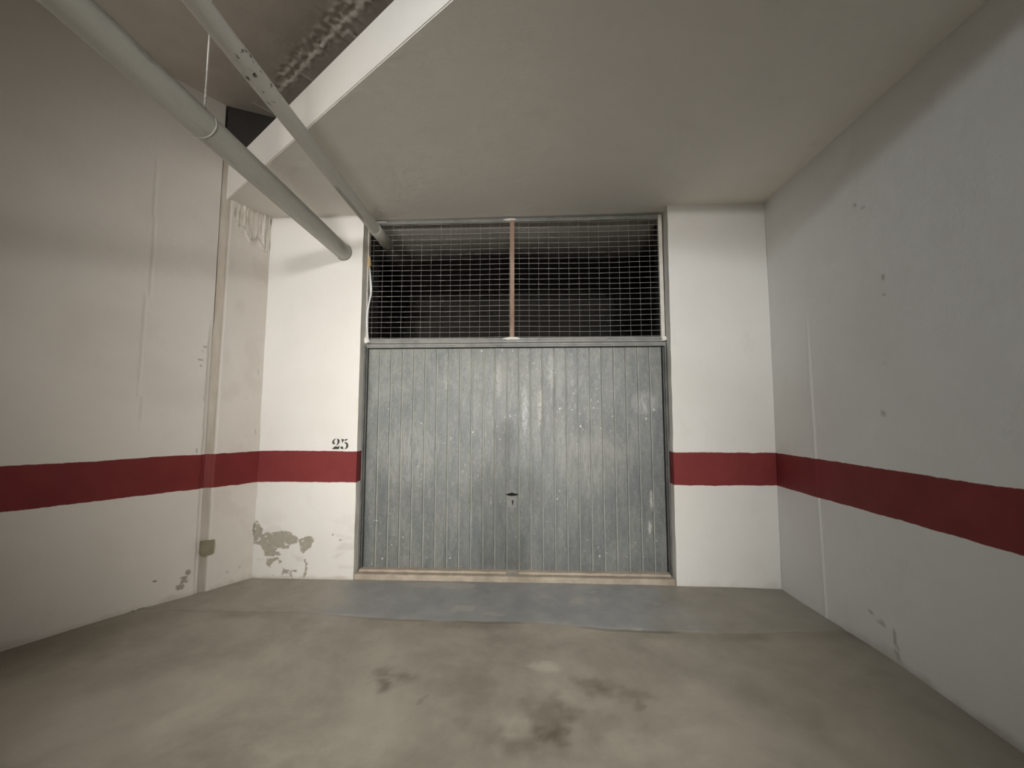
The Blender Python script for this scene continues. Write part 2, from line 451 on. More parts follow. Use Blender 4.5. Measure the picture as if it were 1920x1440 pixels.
# ------------------------------------------------------------------ left wall: near part, and the part beyond the joint
def near_pos(s, z):
    n = .005 * fbm(s * 1.2, z * 1.2, 6)
    n -= .004 * math.exp(-((s - .80 - .012 * math.copysign(1, math.sin(z * 4.1)) * (z < 2.9)) / .006) ** 2) * sstep(1.2, 1.5, z) * sstep(3.4, 3.2, z)
    if z < 2.1: n -= .008 * sstep(SEAM + .030, SEAM + .012, s + .012 * fbm(2, z * 14, 3))
    return Vector((XL, 0, 0)) + WD * s + WN * n + Vector((0, 0, z))
def near_wear(s, z):
    d = 0
    for cs, cz, rs, rz in ((.474, .135, .028, .03), (.494, .09, .03, .022), (.45, .185, .018, .022)):
        d = max(d, 1.0 * (blob(s, z, cs, cz, rs, rz) * (1 + .9 * fbm(s * 40, z * 40, 6)) > .42))
    dk = .8 * (blob(s, z, .647, .182, .011, .007) > .4)
    for cs, cz in ((.43, 1.94), (.45, 1.90), (.455, 1.83), (.45, 1.79), (.44, 1.11), (.42, 1.12)):
        dk = max(dk, .55 * (blob(s, z, cs, cz, .018, .006) * (1 + fbm(s * 50, z * 50, 2)) > .6))
    line = .28 * math.exp(-((s - .80 - .012 * math.copysign(1, math.sin(z * 4.1)) * (z < 2.9)) / .005) ** 2) * sstep(1.25, 1.5, z) * sstep(3.4, 3.2, z) * sstep(-.3, .3, fbm(1, z * 3, 1))
    dirt = line + .35 * sstep(.06, .0, z + .04 * fbm(s * 5, z * 5, 2)) + .10 * sstep(.1, .7, fbm(s * 1.5, z * 1.5, 3))
    foot = .7 * (z < .018 + .015 * fbm(s * 7, 2, 1)) * (.66 < s < .80)
    return (d, max(0, min(1, dirt)), max(dk, foot))
o = grid('wall_left', steps(SEAM, (.52, .005), (.85, .008), (1.4, .03), (5.2, .15)), steps(-.02, (.22, .006), (1.2, .03), (2.0, .012), (3.5, .03), (ZU + .03, .06)), near_pos, near_wear, M_WALLL); o['kind'] = 'structure'

def far_off(z): return .008 + .078 * z / ZC
def far_pos(t, z):
    """t 0 at the corner .. 1 at the joint, 1..2 across the joint strip back to the near part"""
    c = Vector((XL + .018 * z / ZC, 0, 0)); e = Vector((XL, 0, 0)) + WD * .345 + WN * far_off(z)
    q = Vector((XL, 0, 0)) + WD * SEAM - WN * .012
    if t <= 1:
        p = c.lerp(e, t)
        rnd = sstep(.93, 1, t)
        p += WN * (.005 * fbm(t * 1.2, z * 2, 9) - .012 * rnd)
        s = t * .36
        if z > 2.88:                                           # plaster runs hanging under the soffit
            top = 3.26 - .10 * t
            lim = 2.88 + .16 * t + .10 * fbm(t * 5, 2, 4)
            f = max(0, fbm(t * 9, z * .9, 3) + .15) * sstep(lim - .05, lim + .05, z) * sstep(.90, .72, t)
            ridge = abs(math.sin(t * 31 + 2.2 * fbm(t * 4, z * 1.3, 6)))
            p += WN * (.020 * f * ridge)
            p += WN * (.010 * math.exp(-((z - lim) / .012) ** 2) * sstep(.85, .6, t))
    else:
        p = (e - WN * .012).lerp(q, t - 1)
    return Vector((p.x, p.y, z))
def far_wear(t, z):
    d = 0; dk = 0
    if t > .9:
        j = sstep(.93, 1.0, t)
        return (0, j * (.70 + .2 * fbm(t, z * 5, 1)), .10 * j)
    x = XL - t * .15
    if z < .55 and t < .10: d = 1.0 * (blob(t, z, 0, .41, .05, .07) * (1 + .8 * fbm(t * 60, z * 40, 3)) > .45)
    lim = 2.88 + .16 * t + .10 * fbm(t * 5, 2, 4)
    dirt = 0
    if z > 2.7:
        dirt += .6 * sstep(.15, .5, fbm(t * 34, z * 6, 7)) * sstep(lim - .1, lim + .04, z)
        dk += .2 * sstep(.3, .6, fbm(t * 42, z * 7, 3)) * sstep(lim - .1, lim + .04, z)
        dk += .35 * (abs(z - lim) < .006 + .008 * fbm(t * 20, z, 2)) * (.05 < t < .85)
        dk += .8 * (t < .02) * (3.13 < z < 3.18)
    for ct, cz, r in ((.40, 1.80, .02), (.28, .12, .02), (.55, .11, .02), (.12, 1.78, .02), (.1, 1.25, .015)):
        dk = max(dk, .3 * (blob(t, z, ct, cz, r * 1.6, r * .7) * (1 + fbm(t * 50, z * 50, 2)) > .5))
    dirt += .3 * sstep(.05, .0, z + .03 * fbm(t * 6, z * 6, 2)) + .10 * sstep(.1, .6, fbm(t * 2, z * 4, 3))
    return (d, max(0, min(1, dirt)), min(.8, dk))
o = grid('wall_left_far', steps(0, (.92, .016), (1.0, .008), (2.0, .08)), steps(-.02, (.6, .012), (2.7, .04), (3.40, .008), (3.6, .05)), far_pos, far_wear, M_WALLL); o['kind'] = 'structure'

# dark closed end of the high pocket above the soffit slab
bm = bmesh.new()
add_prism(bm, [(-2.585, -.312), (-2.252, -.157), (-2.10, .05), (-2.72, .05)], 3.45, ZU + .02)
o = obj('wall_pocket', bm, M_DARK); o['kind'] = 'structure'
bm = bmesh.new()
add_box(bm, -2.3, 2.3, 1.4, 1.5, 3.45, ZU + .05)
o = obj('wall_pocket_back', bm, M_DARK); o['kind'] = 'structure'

# ------------------------------------------------------------------ ceilings
S0 = SB - SD * .14
S1 = SB + SD * ((XR + .05 - SB.x) / SD.x)
bm = bmesh.new()
poly = [(S0.x, S0.y), (S1.x, S1.y), (XR + .05, 6.4), (-2.9, 6.4), (-2.9, 0.1), (-2.62, -.20)]
add_prism(bm, poly, lambda x, y: ZC + .008 * x, ZS)
es = [e for e in bm.edges if all((v.co.xy - S0.xy).length < .01 or (v.co.xy - S1.xy).length < .01 for v in e.verts) and e.calc_length() > 1]
bmesh.ops.bevel(bm, geom=es, offset=.006, segments=2, affect='EDGES')
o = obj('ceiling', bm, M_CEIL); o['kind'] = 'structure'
ca = o.data.color_attributes.new('wear_and_light', 'FLOAT_COLOR', 'POINT')
ca.data.foreach_set('color', [0, 0, 0, 1] * len(o.data.vertices))

# raw upper ceiling with board marks and a rough cast line beside the slab edge
SP = Vector((SD.y, -SD.x, 0))                                  # away from the slab, towards the aisle
def up_pos(u, v):
    p = SB + SD * u + SP * v
    z = ZU
    if -.6 < u < 2.4 and -.6 < v < .5:
        r = math.exp(-((v + .145 + .03 * fbm(u * 3, 1, 1)) / .065) ** 2) * sstep(.3, .7, u)
        z -= .013 * fbm(u * 26, v * 26, 5, 3) * r
        z -= .010 * sstep(-.165, -.175, v) * sstep(.2, .6, u)
        for cu, w, va, vb in ((.738, .006, -.31, -.17), (.10, .006, -.3, -.10)):
            z -= .009 * math.exp(-((u - cu) / w) ** 2) * (va < v < vb)
        z += .006 * (1.255 < u < 1.275) * (-.33 < v < -.21) + .006 * (1.365 < u < 1.385) * (-.33 < v < -.265) - .006 * (1.275 <= u <= 1.365) * (-.33 < v < -.22)
    return Vector((p.x, p.y, z))
def zero(u, v): return (0, 0, 0)
o = grid('ceiling_upper', steps(-24, (-.6, 1.95), (2.2, .011), (26, 2)), steps(-2.6, (-.5, .4), (-.06, .011), (.5, .1), (36, 2)), up_pos, zero, M_CEILUP); o['kind'] = 'structure'

# ------------------------------------------------------------------ the dark box room behind the door, and the aisle behind the viewer
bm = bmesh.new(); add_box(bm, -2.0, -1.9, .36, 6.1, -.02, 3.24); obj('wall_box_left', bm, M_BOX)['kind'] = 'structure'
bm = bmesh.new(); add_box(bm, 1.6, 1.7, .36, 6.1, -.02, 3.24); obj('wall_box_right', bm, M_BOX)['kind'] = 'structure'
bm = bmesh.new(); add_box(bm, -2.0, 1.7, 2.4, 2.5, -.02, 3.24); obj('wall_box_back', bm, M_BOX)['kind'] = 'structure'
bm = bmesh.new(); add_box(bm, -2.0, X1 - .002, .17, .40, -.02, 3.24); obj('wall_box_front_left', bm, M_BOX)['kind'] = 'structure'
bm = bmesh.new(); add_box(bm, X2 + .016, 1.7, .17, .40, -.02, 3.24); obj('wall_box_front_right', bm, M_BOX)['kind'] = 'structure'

def flat_wall(name, a, b, z1=ZU + .02, mat=None):
    a, b = Vector(a), Vector(b); d = b - a
    g = grid(name, [0, .5, 1], [-.02, 1, 2, z1], lambda u, z: Vector((a.x + d.x * u, a.y + d.y * u, z)), zero, mat or M_WALL)
    g['kind'] = 'structure'
LE = Vector((XL, 0, 0)) + WD * 5.2
flat_wall('wall_aisle_left_return', (LE.x, LE.y), (-8.5, LE.y - .01))
flat_wall('wall_aisle_left', (-8.5, LE.y), (-8.5, -26))
flat_wall('wall_aisle_back', (-8.5, -26), (7.5, -26))
flat_wall('wall_aisle_right', (7.5, -26), (7.5, -4.6))
flat_wall('wall_aisle_right_return', (7.5, -4.6), (XR, -4.6))

bm = bmesh.new()
q = [Vector((XL, 0, 0)) + WD * a + WN * n for a, n in ((4.5, -.05), (4.5, .85), (5.2, .85), (5.2, -.05))]
add_prism(bm, [(v.x, v.y) for v in q], -.02, ZU + .02)
o = obj('wall_light_blocker', bm, M_WALL); o['kind'] = 'structure'  # unseen column, added to block light from the left wall and floor
o.data.color_attributes.new('wear_and_light', 'FLOAT_COLOR', 'POINT').data.foreach_set('color', [0, 0, 0, 1] * len(o.data.vertices))

# ------------------------------------------------------------------ garage door
YL = .125                                                      # face of the leaf
LX0, LX1, LZ0, LZ1 = -1.474, 1.160, .056, 1.992
door = empty('garage_door', (-.157, YL, 0), 'grey painted steel up-and-over garage door with vertical planks, between two white piers', 'garage door')
NP = 25
pw = (LX1 - LX0) / NP
prof = [(LX0, .030, 0), (LX0, .004, 0), (LX0 + .004, 0, 0)]
for i in range(1, NP):
    x = LX0 + pw * i
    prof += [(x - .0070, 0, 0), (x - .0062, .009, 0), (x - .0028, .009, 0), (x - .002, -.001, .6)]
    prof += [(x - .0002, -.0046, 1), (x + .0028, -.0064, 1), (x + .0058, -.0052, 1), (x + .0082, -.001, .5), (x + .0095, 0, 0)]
prof += [(LX1 - .004, 0, 0), (LX1, .004, 0), (LX1, .030, 0)]
bm = bmesh.new()
cl = bm.verts.layers.float_color.new('wear_and_light')
zs = steps(LZ0, (LZ1, .25))
rows = []
for z in zs:
    row = []
    for x, y, wv in prof:
        v = bm.verts.new((x, YL + y + .0015 * fbm(x * 2.2, z * 1.3, 3), z)); v[cl] = (wv, 0, 0, 1); row.append(v)
    rows.append(row)
for r0, r1 in zip(rows, rows[1:]):
    for k in range(len(prof) - 1):
        bm.faces.new((r0[k], r0[k + 1], r1[k + 1], r1[k]))
for r in (rows[0], rows[-1]):                                  # folded top and bottom edges
    b = [bm.verts.new((v.co.x, YL + .03, v.co.z)) for v in r]
    for k in range(len(prof) - 1): bm.faces.new((r[k], r[k + 1], b[k + 1], b[k]))
obj('door_leaf', bm, M_DOOR, door)

def post(name, x0, x1, y0, y1, z0, z1, mat, lab=None, bev=.002, par=door):
    bm = bmesh.new(); add_box(bm, x0, x1, y0, y1, z0, z1, bev)
    p = obj(name, bm, mat, par)
    if lab: p['label'] = lab
    return p
JX0, JX1 = X1 + .002, X2
bm = bmesh.new()
add_box(bm, JX0, JX0 + .014, .085, .16, .05, 2.02, .002); add_box(bm, JX0 + .014, JX0 + .024, .105, .16, .05, 2.01, .001)
obj('frame_post', bm, M_FRAMED, door)
bm = bmesh.new()
add_box(bm, JX1 - .022, JX1 - .006, .085, .16, .06, 2.0, .002); add_box(bm, JX1 - .031, JX1 - .022, .105, .16, .06, 1.99, .001)
obj('frame_post', bm, M_FRAMED, door)
bm = bmesh.new()
add_box(bm, JX0 + .004, JX1 - .004, .098, .17, 2.000, 2.036, .003)
add_box(bm, JX0 + .004, JX1 - .004, .092, .099, 2.014, 2.022, .002)
obj('frame_header', bm, M_FRAMEG, door)

# handle and lock in the centre plank
HX, HZ = -.163, .700
bm = bmesh.new(); add_box(bm, HX - .044, HX + .042, YL - .004, YL + .002, HZ - .115, HZ + .022, .0018)
pl = obj('lock_plate', bm, M_PLATE, door)
bm = bmesh.new()
n = 20
prev = None
rings = []
for d, s in ((-.003, 1.12), (-.012, 1.0), (-.022, .86), (-.026, .55)):
    rings.append([bm.verts.new((HX + .047 * s * math.cos(2 * PI * k / n), YL + d, HZ + .0095 * s * math.sin(2 * PI * k / n) + .006 * s * max(0, math.sin(2 * PI * k / n)) * math.exp(-((math.cos(2 * PI * k / n)) / .25) ** 2))) for k in range(n)])
for a, b in zip(rings, rings[1:]):
    for k in range(n): bm.faces.new((a[k], a[(k + 1) % n], b[(k + 1) % n], b[k]))
bm.faces.new(rings[0]); bm.faces.new(rings[-1])
h = obj('handle', bm, M_HANDLE, door, True); h['label'] = 'black recessed pull handle'
bm = bmesh.new()
add_tube(bm, [(HX + .006, YL - .0065, HZ - .058), (HX + .006, YL - .003, HZ - .058)], .0085, 14)
add_box(bm, HX + .001, HX + .011, YL - .0065, YL - .003, HZ - .088, HZ - .058)
obj('keyhole', bm, M_HANDLE, pl)
bm = bmesh.new(); add_box(bm, HX - .050, HX + .058, .060, YL + .01, .043, .060, .002)
obj('latch_plate', bm, M_PLATE, door)

# ------------------------------------------------------------------ concrete door sill
bm = bmesh.new()
def rough_strip(x0, x1, ya, yb, za, zb, seed):
    xs = steps(x0, (x1, .02)); rr = []
    for x in xs:
        j = .004 * fbm(x * 9, seed, 1)
        sec = [(ya + j * .6, za), (ya + .003 + j, zb - .008 + j), (ya + .010 + j, zb + j * .8), (yb, zb + .5 * j), (yb, za)]
        rr.append([bm.verts.new((x, y, z)) for y, z in sec])
    for a, b in zip(rr, rr[1:]):
        for k in range(4): bm.faces.new((a[k], a[k + 1], b[k + 1], b[k]))
    bm.faces.new(rr[0]); bm.faces.new(rr[-1])
rough_strip(X1 + .004, X2 - .014, .010, .12, -.01, .042, 2)
sill = obj('door_sill', bm, M_SILL)
tag(sill, 'long sandy concrete sill on the floor under the grey garage door', 'sill')
bm = bmesh.new()
rough_strip(X1 + .02, X2 - .03, .062, .125, .046, .063, 8)
obj('sill_lip', bm, M_SILL, sill)
bm = bmesh.new(); add_box(bm, X1 + .025, X2 - .035, .072, .122, .034, .050)
obj('sill_dark_strip', bm, M_FRAMED, sill)  # dark strip under the lip paints the gap's shadow and dirt line

# ------------------------------------------------------------------ wire mesh panel above the door
GY = .118
GX0, GX1, GZ0, GZ1 = X1 + .003, X2 - .001, 2.040, 3.190
gr = empty('mesh_transom', (-.157, GY, GZ0), 'dark wire mesh transom in a thin frame, set above the garage door', 'mesh panel')
post('frame_stile', GX0, GX0 + .010, GY - .022, GY + .02, GZ0 + .004, GZ1 - .01, M_CREAM, 'cream painted left stile', par=gr)
post('frame_stile', GX1 - .036, GX1 - .003, GY - .012, GY + .02, GZ0 + .004, GZ1 + .012, M_CREAM, 'cream painted right stile', par=gr)
bm = bmesh.new()
add_box(bm, GX0 + .01, GX1 - .036, GY - .016, GY + .02, GZ0, GZ0 + .044, .003)
add_box(bm, GX0 + .01, GX1 - .036, GY - .022, GY - .015, GZ0 + .022, GZ0 + .030, .002)
obj('frame_bottom_rail', bm, M_FRAMEG, gr)
bm = bmesh.new()
add_box(bm, GX0 + .01, GX1 - .036, GY - .014, GY + .02, GZ1 - .026, GZ1 + .008, .003)
obj('frame_top_rail', bm, M_FRAMEG, gr)
MX = -.160
bm = bmesh.new()
xs = steps(GZ0 + .04, (GZ1 - .02, .08))
add_box(bm, MX - .019, MX + .019, GY - .020, GY - .012, GZ0 + .03, GZ1 - .01, .0015)
add_box(bm, MX + .012, MX + .019, GY - .012, GY + .012, GZ0 + .03, GZ1 - .01, .0015)
mu = obj('mullion', bm, M_RUST, gr); mu['label'] = 'rusty reddish upright bar in the middle'
def dab(cx, cz, w, hgt, seed, y=GY - .022):
    bm = bmesh.new()
    bmesh.ops.create_icosphere(bm, subdivisions=4, radius=1)
    for v in bm.verts:
        f = 1 + .35 * fbm(v.co.x * 2 + seed, v.co.y * 2, v.co.z * 2)
        v.co = Vector((cx + v.co.x * w * f, y + v.co.y * .009 * f, cz + v.co.z * hgt * f))
    d_ = obj('plaster_dab', bm, M_DAB, gr, True); d_['label'] = 'white lump of plaster'
dab(MX - .008, GZ0 + .036, .075, .012, 3)
dab(MX - .022, GZ1 - .006, .055, .011, 11, GY - .016)
dab(GX0 + .012, GZ0 + .034, .022, .028, 21, GY - .024)
dab(GX1 - .014, GZ0 + .026, .022, .020, 31, GY - .018)
dab(GX0 + .105, GZ1 - .004, .06, .009, 41, GY - .016)

PX_, PZ_ = .0906, .0485
def mesh_panel(x0, x1, xstart, sag, seed):
    bm = bmesh.new()
    z0, z1 = GZ0 + .038, GZ1 - .012
    nz = int((z1 - z0) / PZ_)
    xs = steps(x0, (x1, .09))
    for i in range(nz + 1):
        z = z0 + .016 + i * PZ_
        if z > z1: break
        pts = []
        for x in xs:
            t = (x - x0) / (x1 - x0)
            pts.append((x, GY + .002 * fbm(x * 2, z * 2, seed) - .0018, z + sag * math.sin(PI * t) + .0022 * fbm(x * 2.4, i * 1.7, seed)))
        add_tube(bm, pts, .0019, 6)
    x = xstart
    while x < x1 - .006:
        if x > x0 + .006:
            w = .0035 * fbm(x * 5, seed, 2)
            pts = [(x + w * math.sin(PI * k / 8) + .0015 * fbm(x * 9, k, seed), GY + .0022, z0 + (z1 - z0) * k / 8) for k in range(9)]
            add_tube(bm, pts, .0009, 6)
        x += PX_
    return obj('mesh_sheet', bm, M_WIRE, gr)
mesh_panel(GX0 + .006, MX - .010, GX0 + .046, -.002, 3)
mesh_panel(MX + .010, GX1 - .030, MX + .062, -.005, 17)

# white strip and yellow foam at the left edge of the mesh
st = bmesh.new()
path = [(-1.472, 2.752, .5), (-1.466, 2.70, .8), (-1.459, 2.62, 1), (-1.452, 2.55, 1), (-1.452, 2.49, .9), (-1.466, 2.42, .9), (-1.481, 2.34, 1.3), (-1.484, 2.26, 1.3), (-1.480, 2.20, 1.0), (-1.475, 2.13, 1), (-1.470, 2.085, 1), (-1.455, 2.050, .7)]
fine = []
for (a, b) in zip(path, path[1:]):
    for k in range(4):
        t = k / 4; fine.append(tuple(a[j] + (b[j] - a[j]) * t for j in range(3)))
fine.append(path[-1])
rr = []
for i, (x, z, w) in enumerate(fine):
    tw = .5 + .5 * math.sin(i * .35)
    hw = .0105 * w
    rr.append([st.verts.new((x + dx * hw, GY - .040 + dy, z)) for dx, dy in ((-1, .004 * tw), (-.4, -.004), (.5, -.003 - .004 * tw), (1, .002), (.3, .006), (-.5, .007))])
for a, b in zip(rr, rr[1:]):
    for k in range(6): st.faces.new((a[k], a[(k + 1) % 6], b[(k + 1) % 6], b[k]))
st.faces.new(rr[0]); st.faces.new(rr[-1])
so = obj('cloth_strip', st, M_STRIP, None, True)
tag(so, 'narrow white strip hanging at the left edge of the wire mesh', 'strip')
bm = bmesh.new(); bmesh.ops.create_icosphere(bm, subdivisions=4, radius=1)
for v in bm.verts:
    f = 1 + .5 * fbm(v.co.x * 1.7 + 5, v.co.y * 1.7, v.co.z * 2.4)
    v.co = Vector((-1.475 + v.co.x * .014 * f, GY - .040 + v.co.y * .012 * f, 2.785 + v.co.z * .055 * f))
fo = obj('foam_lump', bm, M_FOAM, None, True)
tag(fo, 'small yellowish foam lump at left edge of the mesh, above the white strip', 'foam')

# ------------------------------------------------------------------ pipes under the ceiling
def pipe(name, pts, r, mat, label):
    bm = bmesh.new()
    a = [Vector(p) for p in pts]
    fine = []
    for p, q in zip(a, a[1:]):
        n = max(1, int((q - p).length / .25))
        fine += [p.lerp(q, k / n) for k in range(n)]
    fine.append(a[-1])
    add_tube(bm, fine, r, 40)
    p = obj(name, bm, mat, None, True)
    tag(p, label, 'pipe', 'grey pipes under the ceiling')
    return p
def sleeve(par, c, d, r, ln, mat, name='pipe_socket'):
    c, d = Vector(c), Vector(d).normalized()
    bm = bmesh.new()
    add_tube(bm, [c - d * ln / 2, c - d * (ln / 2 - .001), c + d * (ln / 2 - .006), c + d * ln / 2], [r + .0006, r + .0024, r + .0024, r + .0005], 40)
    s = obj(name, bm, mat, par, True)
    return s
PA, PB = Vector((-1.677, .02, 2.855)), Vector((-1.655, -3.6, 2.888))
p1 = pipe('drain_pipe', [PA, PB], .070, M_PIPE, 'thick grey pipe at upper left, running from the frame edge to the white pier')
dd = PB - PA
def at_y(a, b, y): return a + (b - a) * ((y - a.y) / (b.y - a.y))
sleeve(p1, at_y(PA, PB, -1.0), dd, .0675, .012, M_PIPE, 'pipe_joint')
bm = bmesh.new(); add_tube(bm, [at_y(PA, PB, -.001), at_y(PA, PB, .02)], .0735, 40); s_ = obj('wall_collar', bm, M_FRAMED, p1, True)
QA, QB = Vector((-1.316, .084, 2.965)), Vector((-1.298, -3.6, 3.045))
p2 = pipe('waste_pipe', [QA, QB], .046, M_PIPE2, 'thinner stained grey pipe right of the thick one, ending at the wire mesh')
sleeve(p2, at_y(QA, QB, -.06), QB - QA, .047, .30, M_PIPE, 'pipe_socket')
bm = bmesh.new()
bmesh.ops.create_uvsphere(bm, u_segments=40, v_segments=12, radius=1)
e = QA
for v in bm.verts: v.co = Vector((e.x + v.co.x * .047, e.y - .012 + v.co.y * .022, e.z + v.co.z * .047))
obj('end_cap', bm, M_PIPE, p2, True)

# hanger of the thick pipe
RP = at_y(PA, PB, -1.58)
rod = empty('hanger_rod', (RP.x, RP.y, RP.z + .07), 'thin pale threaded rod hanging from the ceiling to the thick grey pipe', 'rod')
bm = bmesh.new(); add_tube(bm, [(RP.x, RP.y, RP.z + .085), (RP.x, RP.y, ZU)], .0042, 10)
obj('threaded_rod', bm, M_ROD, rod, True)
bm = bmesh.new()
for k in range(8):
    z = RP.z + .10 + k * .012
    add_tube(bm, [(RP.x, RP.y, z), (RP.x, RP.y, z + .005)], .0062, 10)
obj('thread', bm, M_ROD, rod, True)
bm = bmesh.new(); add_tube(bm, [(RP.x, RP.y, RP.z + .068), (RP.x, RP.y, RP.z + .094)], .0085, 6)
obj('nut', bm, M_FRAMED, rod)
bm = bmesh.new(); add_tube(bm, [RP + dd.normalized() * .006, RP - dd.normalized() * .006], .0718, 40)
obj('pipe_clamp', bm, M_PIPE, rod, True)

# ------------------------------------------------------------------ square mortar block in the joint of the left wall
bm = bmesh.new()
def lw(s, z, n): return Vector((XL, 0, 0)) + WD * s + WN * n + Vector((0, 0, z))
pts = [(.300, .398), (.386, .402), (.388, .305), (.372, .288), (.303, .290)]
f0 = [bm.verts.new(lw(s, z, .034)) for s, z in pts]; f1 = [bm.verts.new(lw(s, z, -.01)) for s, z in pts]
bm.faces.new(f0); bm.faces.new(list(reversed(f1)))
for i in range(5): bm.faces.new((f0[i], f0[(i + 1) % 5], f1[(i + 1) % 5], f1[i]))
bmesh.ops.bevel(bm, geom=list(bm.edges), offset=.003, segments=2, affect='EDGES')
mo = obj('mortar_block', bm, M_MORTAR)
tag(mo, 'small square olive mortar block set low in the vertical joint of the left wall', 'mortar patch')

# ------------------------------------------------------------------ stencilled number 25
def px25(x, y):                                                # drawing units -> metres on the wall
    return (-1.7215 + (x - 618) * .0004785, 1.0985 + (582 - y) * .000479)
STROKES = [
 [(692, 398), (668, 399), (645, 412), (628, 432), (619, 456), (622, 480), (634, 496), (648, 499), (662, 492), (668, 484), (654, 470), (648, 452), (652, 430), (664, 414)],
 [(704, 398), (724, 402), (742, 418), (750, 440), (746, 466), (734, 490), (716, 508), (694, 522), (708, 496), (716, 470), (716, 440), (712, 418)],
 [(690, 526), (700, 522), (672, 548), (650, 566), (640, 570), (660, 550)],
 [(616, 584), (640, 560), (664, 541), (684, 538), (712, 544), (734, 540), (748, 526), (752, 532), (748, 560), (740, 584)],
 [(782, 402), (826, 410), (834, 412), (824, 436), (812, 452), (808, 472), (800, 470), (800, 448), (792, 424)],
 [(842, 416), (868, 408), (892, 396), (894, 402), (884, 424), (866, 434), (844, 432)],
 [(836, 468), (856, 460), (882, 464), (902, 484), (913, 510), (912, 538), (902, 560), (884, 576), (862, 584), (846, 584), (866, 568), (877, 546), (880, 520), (876, 496), (862, 480), (846, 476)],
 [(774, 556), (780, 542), (796, 536), (812, 542), (820, 556), (818, 570), (832, 582), (812, 584), (790, 578), (778, 570)]]
bm = bmesh.new()
for st_ in STROKES:
    a = [bm.verts.new((px25(*p)[0], -.0075, px25(*p)[1])) for p in st_]
    f = bm.faces.new(a)
    r = bmesh.ops.extrude_face_region(bm, geom=[f])
    for v in r['geom']:
        if isinstance(v, bmesh.types.BMVert): v.co.y += .006
nb = obj('stencil_number', bm, M_BLACK)
tag(nb, 'black stencilled number 25 on the white pier, just above the red band', 'number')

# ------------------------------------------------------------------ the photographer, standing behind the viewpoint
def skin_mesh(chains, mat, name, parent=None, levels=2):
    """chains: list of [(x,y,z,rx,ry)...]; joined where points coincide"""
    bm = bmesh.new(); lay = bm.verts.layers.skin.verify()
    seen = {}
    for ci, ch in enumerate(chains):
        prev = None
        for (x, y, z, rx, ry) in ch:
            k = (round(x, 4), round(y, 4), round(z, 4))
            v = seen.get(k)
            if v is None:
                v = bm.verts.new((x, y, z)); v[lay].radius = (rx, ry); seen[k] = v
                if len(seen) == 1: v[lay].use_root = True
            if prev is not None and prev is not v and bm.edges.get((prev, v)) is None: bm.edges.new((prev, v))
            prev = v
    me = bpy.data.meshes.new(name); bm.to_mesh(me); bm.free()
    o = link(name, me, mat, parent)
    m = o.modifiers.new('skin', 'SKIN'); m.use_smooth_shade = True
    m = o.modifiers.new('sub', 'SUBSURF'); m.levels = levels; m.render_levels = levels
    return o
M_CLOTH = simple('dark_cloth', (.035, .037, .045), (.05, .052, .06), 40, .9)
M_SKIN = simple('skin', (.50, .31, .22), (.56, .36, .26), 20, .5)
M_HAIR = simple('dark_hair', (.02, .015, .01), (.04, .03, .02), 60, .6)
FX, FY = .02, -4.45
ch = [[(FX, FY, .97, .155, .11), (FX, FY, 1.10, .150, .105), (FX, FY, 1.26, .165, .115), (FX, FY, 1.40, .15, .10), (FX, FY + .01, 1.475, .06, .06), (FX, FY + .02, 1.53, .055, .058), (FX, FY + .035, 1.60, .078, .092), (FX, FY + .035, 1.68, .080, .098), (FX, FY + .02, 1.735, .055, .068)]]
for sx in (-1, 1):
    ch.append([(FX, FY, .97, .155, .11), (FX + sx * .10, FY, .88, .092, .095), (FX + sx * .11, FY + .01, .50, .060, .065), (FX + sx * .12, FY - .01, .28, .055, .058), (FX + sx * .12, FY - .02, .09, .038, .042), (FX + sx * .13, FY + .06, .045, .042, .035), (FX + sx * .14, FY + .16, .035, .036, .026)])
    ch.append([(FX, FY, 1.40, .15, .10), (FX + sx * .175, FY, 1.405, .058, .06), (FX + sx * .235, FY + .06, 1.18, .043, .045), (FX + sx * .18, FY + .22, 1.235, .036, .036), (FX + sx * .085, FY + .355, 1.325, .026, .024), (FX + sx * .075, FY + .395, 1.36, .030, .018)])
    for f in range(4):
        fz = 1.335 + f * .019
        ch.append([(FX + sx * .075, FY + .395, 1.36, .030, .018), (FX + sx * .078, FY + .425, fz, .0085, .0085), (FX + sx * .070, FY + .445, fz + .003, .008, .008), (FX + sx * .045, FY + .448, fz + .006, .007, .007)])
    ch.append([(FX + sx * .075, FY + .395, 1.36, .030, .018), (FX + sx * .062, FY + .398, 1.392, .010, .010), (FX + sx * .040, FY + .412, 1.405, .008, .008)])
def mat_person():
    k = NT('clothed_figure')
    p = k.sep(k.pos)
    head = k.ramp(p[2], 1.487, 1.491)
    hand = k.math('MULTIPLY', k.ramp(p[1], FY + .335, FY + .340), k.ramp(p[2], 1.25, 1.26))
    shoe = k.ramp(p[2], .085, .08)
    leg = k.ramp(p[2], .985, .98)
    col = k.mix(leg, (.16, .17, .19), (.035, .04, .06))
    col = k.mix(shoe, col, (.03, .028, .026))
    col = k.mix(k.math('MAXIMUM', head, hand), col, (.52, .33, .24))
    return k.done(col, .75, k.bump(k.noise(60, 4, .6), .15, .004))
ch.append([(FX, FY + .035, 1.60, .078, .092), (FX, FY + .118, 1.618, .016, .020), (FX, FY + .138, 1.608, .012, .012)])     # nose
for sx in (-1, 1):
    ch.append([(FX, FY + .035, 1.60, .078, .092), (FX + sx * .088, FY + .02, 1.625, .012, .026), (FX + sx * .094, FY + .012, 1.632, .008, .022)])   # ears
body = skin_mesh(ch, mat_person(), 'person')
for sx in (-1, 1):
    bm = bmesh.new(); bmesh.ops.create_uvsphere(bm, u_segments=12, v_segments=8, radius=.012, matrix=Matrix.Translation((FX + sx * .032, FY + .116, 1.640)))
    obj('eye', bm, M_HAIR, body, True)
